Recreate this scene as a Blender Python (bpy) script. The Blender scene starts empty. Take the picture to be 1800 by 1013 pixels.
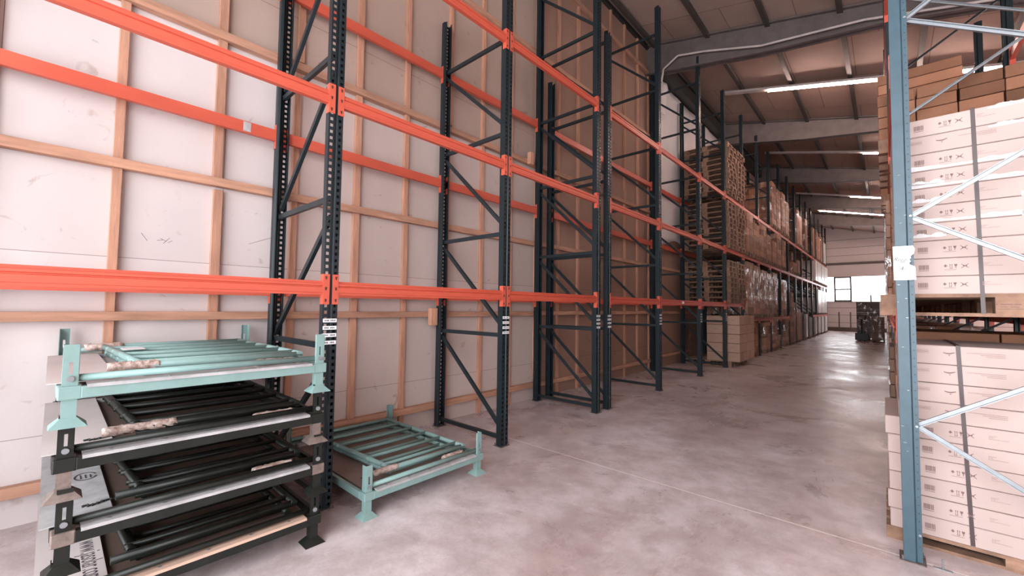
import bpy, bmesh, math, random
from mathutils import Vector, Matrix
from math import sin, cos, pi

S = bpy.context.scene
COL = S.collection
rnd = random.Random(7)

# ------------------------------------------------------------------ camera
CAM_H = 1.543
yaw, pit, rol = .7342, .0447, .0126
Fv = Vector((-sin(yaw)*cos(pit), cos(yaw)*cos(pit), sin(pit)))
Rv = Vector((cos(yaw), sin(yaw), 0)); Uv = Rv.cross(Fv)
R2 = Rv*cos(rol)+Uv*sin(rol); U2 = -Rv*sin(rol)+Uv*cos(rol)
cd = bpy.data.cameras.new('camera'); cam = bpy.data.objects.new('camera', cd); COL.objects.link(cam)
cd.sensor_width = 36; cd.lens = 729.2/1800*36; cd.clip_start = .05; cd.clip_end = 200
cam.matrix_world = Matrix(((R2.x, U2.x, -Fv.x, 0), (R2.y, U2.y, -Fv.y, 0), (R2.z, U2.z, -Fv.z, CAM_H), (0, 0, 0, 1)))
S.camera = cam

# ------------------------------------------------------------------ world, daylight, exposure
w = bpy.data.worlds.new('world'); S.world = w; w.use_nodes = True
bg = w.node_tree.nodes['Background']; bg.inputs[0].default_value = (.955, .965, 1, 1); bg.inputs[1].default_value = 7.2
def portal(name, loc, rot, sx, sy):
    l = bpy.data.lights.new(name, 'AREA'); l.shape = 'RECTANGLE'; l.size = sx; l.size_y = sy
    l.cycles.is_portal = True
    o = bpy.data.objects.new(name, l); COL.objects.link(o); o.location = loc; o.rotation_euler = rot
GX0, GX1, GH, GY = -3.9, 3.6, 5.2, -3.2           # open loading gate behind the camera
portal('gate_portal', ((GX0+GX1)/2, GY-.05, GH/2), (pi/2, 0, 0), GX1-GX0, GH)
portal('far_window_portal', (.6, 40.75, 3.2), (-pi/2, 0, 0), 8, 1.9)
for a_, b_ in ((1, 11), (13, 23), (25, 37)): portal('added_window_portal', (9.3, (a_+b_)/2, 3.4), (0, pi/2, 0), .6, b_-a_)  # portals for the unseen side windows, added for more daylight
S.view_settings.view_transform = 'Standard'; S.view_settings.look = 'None'
S.view_settings.exposure = 0.42; S.view_settings.gamma = 1
S.view_settings.use_curve_mapping = False
S.cycles.use_denoising = True
S.cycles.max_bounces = 8; S.cycles.diffuse_bounces = 5; S.cycles.glossy_bounces = 3
S.cycles.transparent_max_bounces = 16; S.cycles.sample_clamp_indirect = 6
S.cycles.caustics_reflective = False; S.cycles.caustics_refractive = False

# ------------------------------------------------------------------ materials
def mat(name, col, rough=.6, metal=0, noise=None, bump=0, bscale=20, spec=.5, stretch=None, var=.25, col2=None, coat=0, coords='Object'):
    m = bpy.data.materials.new(name); m.use_nodes = True; nt = m.node_tree; N = nt.nodes; L = nt.links
    b = N['Principled BSDF']; b.inputs['Roughness'].default_value = rough; b.inputs['Metallic'].default_value = metal
    b.inputs['Specular IOR Level'].default_value = spec
    c1 = (*col, 1); c2 = (*(col2 or tuple(c*(1-var) for c in col)), 1)
    tc = N.new('ShaderNodeTexCoord'); mp = N.new('ShaderNodeMapping'); L.new(tc.outputs[coords], mp.inputs[0])
    if stretch: mp.inputs['Scale'].default_value = stretch
    nz = N.new('ShaderNodeTexNoise'); nz.inputs['Scale'].default_value = noise or 6; nz.inputs['Detail'].default_value = 6
    nz.inputs['Roughness'].default_value = .6; L.new(mp.outputs[0], nz.inputs[0])
    cr = N.new('ShaderNodeValToRGB'); cr.color_ramp.elements[0].position = .32; cr.color_ramp.elements[1].position = .68
    cr.color_ramp.elements[0].color = c2; cr.color_ramp.elements[1].color = c1
    L.new(nz.outputs[0], cr.inputs[0]); L.new(cr.outputs[0], b.inputs['Base Color'])
    if bump:
        n2 = N.new('ShaderNodeTexNoise'); n2.inputs['Scale'].default_value = bscale; n2.inputs['Detail'].default_value = 4; L.new(mp.outputs[0], n2.inputs[0])
        bp = N.new('ShaderNodeBump'); bp.inputs['Strength'].default_value = bump; bp.inputs['Distance'].default_value = .01
        L.new(n2.outputs[0], bp.inputs['Height']); L.new(bp.outputs[0], b.inputs['Normal'])
    return m
def per_object(m, lo=.8, hi=1.15):
    "tint that varies from one object to the next"
    nt = m.node_tree; N = nt.nodes; L = nt.links; b = N['Principled BSDF']
    src = b.inputs['Base Color'].links[0].from_socket
    oi = N.new('ShaderNodeObjectInfo'); mr = N.new('ShaderNodeMapRange'); mr.inputs[3].default_value = lo; mr.inputs[4].default_value = hi
    L.new(oi.outputs['Random'], mr.inputs[0]); vm = N.new('ShaderNodeVectorMath'); vm.operation = 'SCALE'
    L.new(src, vm.inputs[0]); L.new(mr.outputs[0], vm.inputs['Scale']); L.new(vm.outputs[0], b.inputs['Base Color'])
    return m
M = {}
M['stud'] = per_object(mat('stud_wood', (.57, .30, .20), .75, noise=7, stretch=(3, 3, .35), var=.35, bump=.2, bscale=30), .88, 1.12)
M['rail'] = per_object(mat('rail_wood', (.56, .30, .20), .75, noise=7, stretch=(3, .35, 3), var=.38, bump=.2, bscale=30), .88, 1.1)
M['post'] = mat('dark_blue_paint', (.012, .021, .026), .4, noise=9, var=.25, spec=.35, bump=.05)
M['post_blue'] = mat('blue_paint', (.042, .088, .118), .42, noise=14, var=.18, spec=.5, bump=.05)
M['brace'] = mat('dark_brace_paint', (.016, .025, .030), .4, noise=9, var=.2, spec=.4)
M['galv'] = mat('galvanised_steel', (.31, .335, .36), .4, metal=.5, noise=18, var=.18)
M['orange'] = mat('orange_paint', (.60, .105, .062), .42, noise=5, var=.12, spec=.45, stretch=(2, .6, 2))
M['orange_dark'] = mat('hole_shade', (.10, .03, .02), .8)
M['mint'] = mat('mint_paint', (.225, .36, .345), .45, noise=8, var=.14, spec=.45)
M['olive'] = mat('olive_black_paint', (.013, .016, .013), .42, noise=10, var=.4, spec=.35)
M['rust'] = mat('bare_worn_steel', (.30, .24, .215), .5, metal=.5, noise=20, var=.5)
M['trimgrey'] = mat('grey_worn_strip', (.50, .50, .51), .5, noise=10, var=.35, stretch=(1, 1, 1))
M['sheet'] = mat('pale_board', (.60, .54, .53), .6, noise=3, var=.12)
M['brownboard'] = mat('brown_board', (.15, .10, .08), .7, noise=3, var=.25)
M['greybrown'] = mat('grey_brown_deck', (.25, .19, .175), .7, noise=3, var=.3)
M['lightwood'] = mat('light_wood_strip', (.66, .46, .36), .7, noise=9, stretch=(3, .4, 3), var=.2)
M['carton'] = per_object(mat('carton', (.40, .19, .11), .75, noise=4, var=.2, spec=.3), .5, 1.2)
M['carton_pale'] = per_object(mat('pale_carton', (.51, .405, .375), .72, noise=3, var=.07, spec=.3), .95, 1.05)
M['carton_dim'] = per_object(mat('grey_brown_carton', (.24, .15, .11), .75, noise=4, var=.15, spec=.3), .8, 1.1)
M['pallet'] = per_object(mat('pallet_wood', (.36, .21, .14), .8, noise=9, var=.5, bump=.15), .75, 1.15)
M['print'] = mat('grey_print', (.20, .12, .11), .7)
M['print_soft'] = mat('soft_print', (.42, .29, .26), .7)
M['black'] = mat('black_plastic', (.012, .012, .013), .45)
M['strap'] = mat('dark_strap', (.06, .036, .036), .4)
M['paper'] = mat('white_paper', (.86, .88, .90), .6, noise=4, var=.04)
M['ink'] = mat('pen_ink', (.07, .06, .07), .7)
M['tape'] = mat('torn_tape', (.72, .69, .70), .4, noise=30, var=.15, bump=.4, bscale=60)
M['wrap_tape'] = mat('crumpled_tape', (.70, .58, .54), .32, noise=26, col2=(.30, .19, .15), bump=1, bscale=45)
M['rafter'] = mat('rafter_grey', (.15, .125, .12), .6, noise=4, var=.28, bump=.1)
M['purlin'] = mat('purlin_dark', (.075, .065, .058), .6)
M['dark'] = mat('dark_steel', (.03, .032, .03), .5)
M['panel'] = mat('far_wall_panel', (.74, .66, .64), .6, noise=.4, var=.06)
M['white'] = mat('window_frame_grey', (.16, .15, .15), .5)
M['carton_mid'] = per_object(mat('light_brown_carton', (.52, .34, .26), .75, noise=4, var=.1, spec=.3), .85, 1.08)
M['baseplate'] = mat('dusty_base_plate', (.16, .13, .12), .7, noise=30, var=.5)
M['lampbody'] = mat('lamp_housing', (.62, .55, .53), .5)
M['foil'] = mat('white_foil', (.82, .79, .79), .4, noise=2, var=.1, bump=.25, bscale=3)
M['whitewrap'] = mat('white_wrap', (.80, .76, .75), .3, noise=4, var=.15, bump=.5, bscale=14)
M['bin'] = mat('mixed_brown', (.16, .11, .085), .6, noise=6, var=.4)

def mat_film(name, fac, tint=(.9, .87, .86)):
    m = bpy.data.materials.new(name); m.use_nodes = True; N = m.node_tree.nodes; L = m.node_tree.links
    N.remove(N['Principled BSDF']); out = N['Material Output']
    tr = N.new('ShaderNodeBsdfTransparent'); gl = N.new('ShaderNodeBsdfGlossy'); gl.inputs['Roughness'].default_value = .22
    gl.inputs['Color'].default_value = (*tint, 1)
    tc = N.new('ShaderNodeTexCoord'); nz = N.new('ShaderNodeTexNoise'); nz.inputs['Scale'].default_value = 7; nz.inputs['Detail'].default_value = 5
    mp = N.new('ShaderNodeMapping'); mp.inputs['Scale'].default_value = (1, 1, .6)
    L.new(tc.outputs['Object'], mp.inputs[0]); L.new(mp.outputs[0], nz.inputs[0])
    mr = N.new('ShaderNodeMapRange'); mr.inputs[1].default_value = .52; mr.inputs[2].default_value = .72; mr.inputs[3].default_value = .02; mr.inputs[4].default_value = fac
    L.new(nz.outputs[0], mr.inputs[0]); mx = N.new('ShaderNodeMixShader'); L.new(mr.outputs[0], mx.inputs[0])
    bp = N.new('ShaderNodeBump'); bp.inputs['Strength'].default_value = 1; bp.inputs['Distance'].default_value = .06
    L.new(nz.outputs[0], bp.inputs['Height']); L.new(bp.outputs[0], gl.inputs['Normal'])
    L.new(tr.outputs[0], mx.inputs[1]); L.new(gl.outputs[0], mx.inputs[2]); L.new(mx.outputs[0], out.inputs[0])
    return m
M['film'] = mat_film('stretch_film', .55)
def mat_glass():
    m = bpy.data.materials.new('window_glass'); m.use_nodes = True; N = m.node_tree.nodes; L = m.node_tree.links
    N.remove(N['Principled BSDF']); out = N['Material Output']
    tr = N.new('ShaderNodeBsdfTransparent'); gl = N.new('ShaderNodeBsdfGlossy'); gl.inputs['Roughness'].default_value = .03
    mx = N.new('ShaderNodeMixShader'); mx.inputs[0].default_value = .07
    L.new(tr.outputs[0], mx.inputs[1]); L.new(gl.outputs[0], mx.inputs[2]); L.new(mx.outputs[0], out.inputs[0]); return m
M['glass'] = mat_glass()
def mat_emit(name, col, s):
    m = bpy.data.materials.new(name); m.use_nodes = True; b = m.node_tree.nodes['Principled BSDF']
    b.inputs['Base Color'].default_value = (.8, .8, .8, 1); b.inputs['Emission Color'].default_value = (*col, 1); b.inputs['Emission Strength'].default_value = s; return m
M['tube'] = mat_emit('lit_tube', (1, .72, .62), 95)

def mat_floor():
    m = bpy.data.materials.new('concrete_floor'); m.use_nodes = True; N = m.node_tree.nodes; L = m.node_tree.links; b = N['Principled BSDF']
    tc = N.new('ShaderNodeTexCoord')
    def noise(sc, det, rg=.6, dist=0, scl=None):
        n = N.new('ShaderNodeTexNoise'); n.inputs['Scale'].default_value = sc; n.inputs['Detail'].default_value = det; n.inputs['Roughness'].default_value = rg; n.inputs['Distortion'].default_value = dist
        if scl:
            mp = N.new('ShaderNodeMapping'); mp.inputs['Scale'].default_value = scl; L.new(tc.outputs['Object'], mp.inputs[0]); L.new(mp.outputs[0], n.inputs[0])
        else: L.new(tc.outputs['Object'], n.inputs[0])
        return n
    def ramp(src, a, ca, c, cc):
        r = N.new('ShaderNodeValToRGB'); r.color_ramp.elements[0].position = a; r.color_ramp.elements[1].position = c
        r.color_ramp.elements[0].color = (*ca, 1); r.color_ramp.elements[1].color = (*cc, 1); L.new(src, r.inputs[0]); return r
    def mixm(a, bb, f, blend='MULTIPLY'):
        x = N.new('ShaderNodeMix'); x.data_type = 'RGBA'; x.blend_type = blend; x.inputs[0].default_value = f; L.new(a, x.inputs[6]); L.new(bb, x.inputs[7]); return x.outputs[2]
    n1 = noise(.75, 10, .66, .35); n2 = noise(3.2, 10, .72, .2); n3 = noise(60, 3, .7); n4 = noise(.8, 9, .7, .5, (1, .8, 1)); n5 = noise(5, 10, .8, 1.4)
    c = ramp(n1.outputs[0], .33, (.45, .36, .355), .66, (.76, .71, .735)).outputs[0]
    c = mixm(c, ramp(n2.outputs[0], .4, (.78, .74, .73), .6, (1.1, 1.1, 1.1)).outputs[0], .8)
    c = mixm(c, ramp(n3.outputs[0], .3, (.85, .84, .84), .6, (1.03, 1.03, 1.03)).outputs[0], .5)
    c = mixm(c, ramp(n5.outputs[0], .30, (.5, .45, .43), .37, (1, 1, 1)).outputs[0], .75)
    c = mixm(c, ramp(n5.outputs[0], .60, (0, 0, 0), .72, (.30, .30, .31)).outputs[0], .9, 'ADD')
    c = mixm(c, ramp(n4.outputs[0], .36, (.78, .72, .70), .55, (1, 1, 1)).outputs[0], .7)
    # saw-cut joints at Y = 3.66 + 6n
    sx = N.new('ShaderNodeSeparateXYZ'); L.new(tc.outputs['Object'], sx.inputs[0])
    def math(op, a, bv=None):
        x = N.new('ShaderNodeMath'); x.operation = op
        (L.new(a, x.inputs[0]) if not isinstance(a, (int, float)) else setattr(x.inputs[0], 'default_value', a))
        if bv is not None: (L.new(bv, x.inputs[1]) if not isinstance(bv, (int, float)) else setattr(x.inputs[1], 'default_value', bv))
        return x.outputs[0]
    d = math('ABSOLUTE', math('SUBTRACT', math('PINGPONG', math('SUBTRACT', sx.outputs['Y'], 3.66), 3.0), 0.0))
    line = math('LESS_THAN', d, .007); 
    x = N.new('ShaderNodeMix'); x.data_type = 'RGBA'; L.new(line, x.inputs[0]); L.new(c, x.inputs[6]); x.inputs[7].default_value = (.85, .80, .78, 1)
    L.new(x.outputs[2], b.inputs['Base Color'])
    rr = N.new('ShaderNodeMapRange'); rr.inputs[1].default_value = .3; rr.inputs[2].default_value = .7; rr.inputs[3].default_value = .16; rr.inputs[4].default_value = .5
    L.new(n4.outputs[0], rr.inputs[0]); L.new(rr.outputs[0], b.inputs['Roughness'])
    bp = N.new('ShaderNodeBump'); bp.inputs['Strength'].default_value = .25; bp.inputs['Distance'].default_value = .01; L.new(n2.outputs[0], bp.inputs['Height']); L.new(bp.outputs[0], b.inputs['Normal'])
    return m
M['floor'] = mat_floor()
def mat_board(name, col):
    "fibre board wall with panel joints, scuffs and patches"
    m = mat(name, col, .75, noise=.9, var=.10, bump=.1, bscale=4); N = m.node_tree.nodes; L = m.node_tree.links; b = N['Principled BSDF']
    src = b.inputs['Base Color'].links[0].from_socket
    tc = N.new('ShaderNodeTexCoord'); sx = N.new('ShaderNodeSeparateXYZ'); L.new(tc.outputs['Object'], sx.inputs[0])
    cb = N.new('ShaderNodeCombineXYZ'); L.new(sx.outputs['Y'], cb.inputs[0]); L.new(sx.outputs['Z'], cb.inputs[1])
    mp = N.new('ShaderNodeMapping'); mp.inputs['Location'].default_value = (.3, .71, 0); L.new(cb.outputs[0], mp.inputs[0])
    br = N.new('ShaderNodeTexBrick'); br.inputs['Scale'].default_value = 1; br.inputs['Mortar Size'].default_value = .0022; br.inputs['Mortar Smooth'].default_value = 0
    br.inputs['Brick Width'].default_value = 2.6; br.inputs['Row Height'].default_value = 1.3; br.offset = .5
    br.inputs['Color1'].default_value = (1, 1, 1, 1); br.inputs['Color2'].default_value = (.93, .92, .91, 1); br.inputs['Mortar'].default_value = (.38, .33, .30, 1)
    L.new(mp.outputs[0], br.inputs[0])
    n2 = N.new('ShaderNodeTexNoise'); n2.inputs['Scale'].default_value = 5; n2.inputs['Detail'].default_value = 8; n2.inputs['Distortion'].default_value = 1.5; L.new(tc.outputs['Object'], n2.inputs[0])
    r2 = N.new('ShaderNodeValToRGB'); r2.color_ramp.elements[0].position = .27; r2.color_ramp.elements[0].color = (.78, .74, .70, 1); r2.color_ramp.elements[1].position = .34; r2.color_ramp.elements[1].color = (1, 1, 1, 1); L.new(n2.outputs[0], r2.inputs[0])
    for s in (br.outputs[0], r2.outputs[0]):
        x = N.new('ShaderNodeMix'); x.data_type = 'RGBA'; x.blend_type = 'MULTIPLY'; x.inputs[0].default_value = 1; L.new(src, x.inputs[6]); L.new(s, x.inputs[7]); src = x.outputs[2]
    L.new(src, b.inputs['Base Color']); return m
M['board'] = mat_board('wall_board', (.66, .59, .585)); M['board_beige_shaded'] = mat_board('wall_board_beige_shaded', (.57, .475, .445)); M['board_brown_shaded'] = mat_board('wall_board_brown_shaded', (.45, .34, .29)); M['kraft'] = mat_board('kraft_board', (.33, .20, .15))  # beige and brown boards: browner tone, also darkened to carry the light falloff
def mat_ceiling():
    m = mat('roof_panel', (.46, .34, .295), .8, noise=.8, var=.16); N = m.node_tree.nodes; L = m.node_tree.links; b = N['Principled BSDF']
    src = b.inputs['Base Color'].links[0].from_socket
    tc = N.new('ShaderNodeTexCoord'); mp = N.new('ShaderNodeMapping'); mp.inputs['Location'].default_value = (0, .9, 0); L.new(tc.outputs['Object'], mp.inputs[0])
    br = N.new('ShaderNodeTexBrick'); br.inputs['Scale'].default_value = 1; br.inputs['Mortar Size'].default_value = .009; br.inputs['Brick Width'].default_value = 1.24; br.inputs['Row Height'].default_value = 2.0; br.offset = .35
    br.inputs['Color1'].default_value = (1, 1, 1, 1); br.inputs['Color2'].default_value = (.88, .86, .84, 1); br.inputs['Mortar'].default_value = (.5, .45, .42, 1)
    L.new(mp.outputs[0], br.inputs[0])
    x = N.new('ShaderNodeMix'); x.data_type = 'RGBA'; x.blend_type = 'MULTIPLY'; x.inputs[0].default_value = 1; L.new(src, x.inputs[6]); L.new(br.outputs[0], x.inputs[7]); L.new(x.outputs[2], b.inputs['Base Color']); return m
M['ceiling'] = mat_ceiling()

# ------------------------------------------------------------------ mesh helpers
class MB:
    def __init__(s): s.v = []; s.f = []
    def quadbox(s, c):                                   # 8 corners: bottom 0-3 ccw, top 4-7
        n = len(s.v); s.v += [tuple(p) for p in c]
        s.f += [tuple(n+i for i in q) for q in ((3, 2, 1, 0), (4, 5, 6, 7), (0, 1, 5, 4), (1, 2, 6, 5), (2, 3, 7, 6), (3, 0, 4, 7))]
        return s
    def box(s, x0, x1, y0, y1, z0, z1):
        return s.quadbox([(x0, y0, z0), (x1, y0, z0), (x1, y1, z0), (x0, y1, z0), (x0, y0, z1), (x1, y0, z1), (x1, y1, z1), (x0, y1, z1)])
    def cbox(s, x, y, z, a, b, c): return s.box(x-a/2, x+a/2, y-b/2, y+b/2, z-c/2, z+c/2)
    def bar(s, p, q, w, h, up=(0, 0, 1)):
        p = Vector(p); q = Vector(q); d = (q-p).normalized(); u = Vector(up); sd = d.cross(u)
        if sd.length < 1e-4: sd = d.cross(Vector((1, 0, 0)))
        sd.normalize(); u = sd.cross(d).normalized(); sd = sd*w/2; u = u*h/2
        return s.quadbox([p-sd-u, p+sd-u, q+sd-u, q-sd-u, p-sd+u, p+sd+u, q+sd+u, q-sd+u])
    def tube(s, p, q, r, n=12, r2=None, cap=True):
        p = Vector(p); q = Vector(q); d = (q-p).normalized(); a = d.orthogonal().normalized(); b = d.cross(a); k = len(s.v); r2 = r if r2 is None else r2
        for c, rr in ((p, r), (q, r2)):
            for i in range(n): s.v.append(tuple(c+a*cos(2*pi*i/n)*rr+b*sin(2*pi*i/n)*rr))
        for i in range(n): j = (i+1) % n; s.f.append((k+i, k+j, k+n+j, k+n+i))
        if cap: s.f.append(tuple(k+i for i in range(n))[::-1]); s.f.append(tuple(k+n+i for i in range(n)))
        return s
    def prism(s, pts, axis, a, b):                       # polygon (u,v) extruded along axis
        n = len(pts); k = len(s.v)
        def P(u, v, t): return {'x': (t, u, v), 'y': (u, t, v), 'z': (u, v, t)}[axis]
        for t in (a, b): s.v += [P(u, v, t) for u, v in pts]
        for i in range(n): j = (i+1) % n; s.f.append((k+i, k+j, k+n+j, k+n+i))
        s.f.append(tuple(k+i for i in range(n))[::-1]); s.f.append(tuple(k+n+i for i in range(n))); return s
    def mesh(s, name, m, smooth=False):
        me = bpy.data.meshes.new(name); me.from_pydata(s.v, [], s.f)
        bm = bmesh.new(); bm.from_mesh(me); bmesh.ops.recalc_face_normals(bm, faces=bm.faces); bm.to_mesh(me); bm.free()
        me.materials.append(M[m] if isinstance(m, str) else m)
        if smooth:
            for p in me.polygons: p.use_smooth = len(p.vertices) == 4
        return me
    def build(s, name, m, parent=None, loc=(0, 0, 0), smooth=False, bevel=0):
        return put(name, s.mesh(name, m, smooth), parent, loc, bevel)
def put(name, me, parent=None, loc=(0, 0, 0), bevel=0, rz=0, scale=None):
    o = bpy.data.objects.new(name, me); COL.objects.link(o); o.location = loc; o.rotation_euler = (0, 0, rz)
    if parent is not None: o.parent = parent
    if scale: o.scale = scale
    if bevel:
        b = o.modifiers.new('bevel', 'BEVEL'); b.width = bevel; b.segments = 2; b.limit_method = 'ANGLE'
    return o
def empty(name, loc=(0, 0, 0), rz=0):
    o = bpy.data.objects.new(name, None); COL.objects.link(o); o.location = loc; o.rotation_euler = (0, 0, rz); o.empty_display_size = .1; return o
def tag(o, label, cat, group=None):
    o['label'] = label; o['category'] = cat
    if group: o['group'] = group
    return o
def struct(o): o['kind'] = 'structure'; return o
def kids(o): return [c for c in COL.objects if c.parent == o]
ORD = ['first', 'second', 'third', 'fourth', 'fifth', 'sixth', 'seventh', 'eighth', 'ninth', 'tenth', 'eleventh', 'twelfth', 'thirteenth', 'fourteenth', 'fifteenth', 'sixteenth', 'seventeenth', 'eighteenth', 'nineteenth', 'twentieth']
_tm = {}
def text(name, s, size, m, parent, mw, shear=0, sx=1):
    "flat lettering as a mesh"
    cu = bpy.data.curves.new(name, 'FONT'); cu.body = s; cu.size = size; cu.shear = shear; cu.extrude = .0004; cu.align_x = 'CENTER'; cu.align_y = 'CENTER'
    t = bpy.data.objects.new('tmp', cu); COL.objects.link(t)
    dg = bpy.context.evaluated_depsgraph_get(); me = bpy.data.meshes.new_from_object(t.evaluated_get(dg)); bpy.data.objects.remove(t)
    me.materials.clear(); me.materials.append(M[m]); me.name = name
    for v in me.vertices: v.co.x *= sx
    o = bpy.data.objects.new(name, me); COL.objects.link(o); o.parent = parent; o.matrix_local = mw; return o

# ------------------------------------------------------------------ the building
WX = -4.45                                               # face of the wall board
def roof(x): return 7.27-.23*x
XR, YF = 9.0, 40.5
struct(MB().box(WX-.2, XR+.2, GY-.2, YF+.2, -.15, 0).build('floor', 'floor'))
struct(MB().box(WX-.15, WX-.012, GY-.15, YF+.15, 0, roof(WX)+.02).build('wall_left', 'kraft'))
for (y0, y1, z0, z1, mm) in ((GY, 1.605, 0, 3.95, 'board'), (1.61, 5.52, 0, 3.95, 'board_beige_shaded'), (GY, 5.52, 3.957, roof(WX)-.01, 'board_brown_shaded'), (5.527, 10.1, 0, 3.95, 'kraft'), (5.527, 10.1, 3.957, roof(WX)-.01, 'kraft'), (10.34, 16.0, 0, 8.0, 'kraft')):  # light falloff inward and upward is put into the beige and brown sections
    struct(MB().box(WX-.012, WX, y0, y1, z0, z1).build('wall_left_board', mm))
b = MB().box(XR, XR+.15, GY-.15, YF+.15, 0, 3.1).box(XR, XR+.15, GY-.15, YF+.15, 3.7, roof(XR)+.02)
for y0, y1 in ((GY-.15, 1), (11, 13), (23, 25), (37, YF+.15)): b.box(XR, XR+.15, y0, y1, 3.1, 3.7)
struct(b.build('wall_right', 'panel'))
for i, (y0, y1) in enumerate(((1, 11), (13, 23), (25, 37))):  # window band added in the unseen wall to brighten roof and board wall
    b = MB(); n = 5
    for k in range(n+1): y = y0+(y1-y0)*k/n; b.box(XR-.02, XR+.08, y-.03, y+.03, 3.1, 3.7)
    wn = struct(b.build(f'window_{i+2}', 'white')); MB().box(XR+.04, XR+.046, y0, y1, 3.1, 3.7).build('pane', 'glass', wn)
c = MB(); c.quadbox([(WX-.15, GY-.15, roof(WX-.15)), (XR+.15, GY-.15, roof(XR+.15)), (XR+.15, YF+.15, roof(XR+.15)), (WX-.15, YF+.15, roof(WX-.15)),
                     (WX-.15, GY-.15, roof(WX-.15)+.2), (XR+.15, GY-.15, roof(XR+.15)+.2), (XR+.15, YF+.15, roof(XR+.15)+.2), (WX-.15, YF+.15, roof(WX-.15)+.2)])
struct(c.build('ceiling', 'ceiling'))
b = MB()
b.prism([(WX-.15, 0), (GX0, 0), (GX0, roof(GX0)), (WX-.15, roof(WX-.15))], 'y', GY-.15, GY)
b.prism([(GX0, GH), (GX1, GH), (GX1, roof(GX1)), (GX0, roof(GX0))], 'y', GY-.15, GY)
b.prism([(GX1, 0), (XR+.15, 0), (XR+.15, roof(XR+.15)), (GX1, roof(GX1))], 'y', GY-.15, GY)
struct(b.build('wall_front', 'panel'))
# far wall with a band of windows
WZ0, WZ1, WX0, WX1 = 2.26, 4.13, -3.75, 6.0
b = MB()
b.box(WX-.15, XR+.15, YF, YF+.2, 0, WZ0)
b.box(WX-.15, WX0, YF, YF+.2, WZ0, WZ1); b.box(WX1, XR+.15, YF, YF+.2, WZ0, WZ1)
b.prism([(WX-.15, WZ1), (XR+.15, WZ1), (XR+.15, roof(XR+.15)), (WX-.15, roof(WX-.15))], 'y', YF, YF+.2)
struct(b.build('wall_back', 'panel'))
for i, z in enumerate((.62, 1.2, 1.75, 5.75, 6.35, 6.95)):
    struct(MB().box(WX, XR, YF-.012, YF, z, z+.025).build('trim_back', 'white'))
struct(MB().box(WX, XR, YF-.10, YF, 5.05, 5.22).build('trim_back', 'rafter'))
struct(MB().box(WX, XR, YF-.08, YF, 0, .28).build('baseboard_back', 'brownboard'))
b = MB()
for x in (-2.93, -1.97, 1.0, 1.95, 4.5): b.box(x-.055, x+.055, YF-.05, YF+.06, WZ0, WZ1)
for x0, x1 in ((-2.93, -1.97), (1.0, 1.95)):
    b.box(x0, x1, YF-.03, YF+.06, 3.12, 3.22); b.box(x0, x1, YF-.05, YF+.06, WZ0, WZ0+.1); b.box(x0, x1, YF-.05, YF+.06, WZ1-.1, WZ1)
win = struct(b.build('window_1', 'white'))
g = MB().box(WX0, WX1, YF+.03, YF+.036, WZ0, WZ1).build('pane', 'glass', win)
MB().box(WX0, WX1, YF-.1, YF, WZ0-.05, WZ0).build('window_sill', 'white', win)

# studs and rails on the board wall
ys = [.31+.648*k for k in range(-5, 16)]
STX = WX+.05
for i, y in enumerate(ys):
    j = rnd.uniform(-.012, .012); wd = rnd.uniform(.028, .036)
    if i % 3 == 1:                                       # a stud spliced from two lengths
        m = MB().box(WX, STX-.006, y-wd+j, y+wd+j, .32, 3.9); m.box(WX, STX, y-wd+.018+j, y+wd+.018+j, 4.02, roof(WX)-.02)
    elif i % 3 == 0:
        m = MB().box(WX, STX-.006, y-wd+j, y+wd+j, .0, 2.55); m.box(WX, STX-.003, y-wd-.012+j, y+wd-.012+j, 2.65, roof(WX)-.02)
    else: m = MB().box(WX, STX-.006, y-wd+j, y+wd+j, .0, roof(WX)-.02)
    struct(m.build('trim_stud', 'stud', bevel=.003))
for i, (z, h) in enumerate(((.245, .075), (1.43, .07), (2.61, .075), (3.96, .075), (5.93, .075), (7.55, .08))):
    for a, bb in ((-3.1, 1.5), (1.5, 5.62), (5.62, 10.1)):
        dz = rnd.uniform(-.01, .01)
        struct(MB().box(WX+.004, STX+.03, a, bb, z-h/2+dz, z+h/2+dz).build('trim_rail', 'rail', bevel=.003))
for z in (.3, 1.43, 2.61):                               # rails past the column
    struct(MB().box(WX+.004, STX+.02, 10.36, 12.9, z-.035, z+.035).build('trim_rail', 'rail'))
struct(MB().box(WX, WX+.1, 10.12, 10.32, 0, roof(WX)-.05).box(WX+.1, WX+.12, 10.1, 10.34, 0, roof(WX)-.05).build('trim_column', 'dark'))
for y in (22.2, 28.2, 34.2): struct(MB().box(WX, WX+.1, y-.12, y+.12, 0, roof(WX)-.05).build('trim_column', 'dark'))
struct(MB().box(WX, WX+.26, 10.4, YF, 7.72, 8.05).build('trim_eave_beam', 'dark'))
struct(MB().box(WX, WX+.07, GY, 10.1, roof(WX)-.12, roof(WX)-.03).build('trim_eave_batten', 'dark'))
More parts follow.
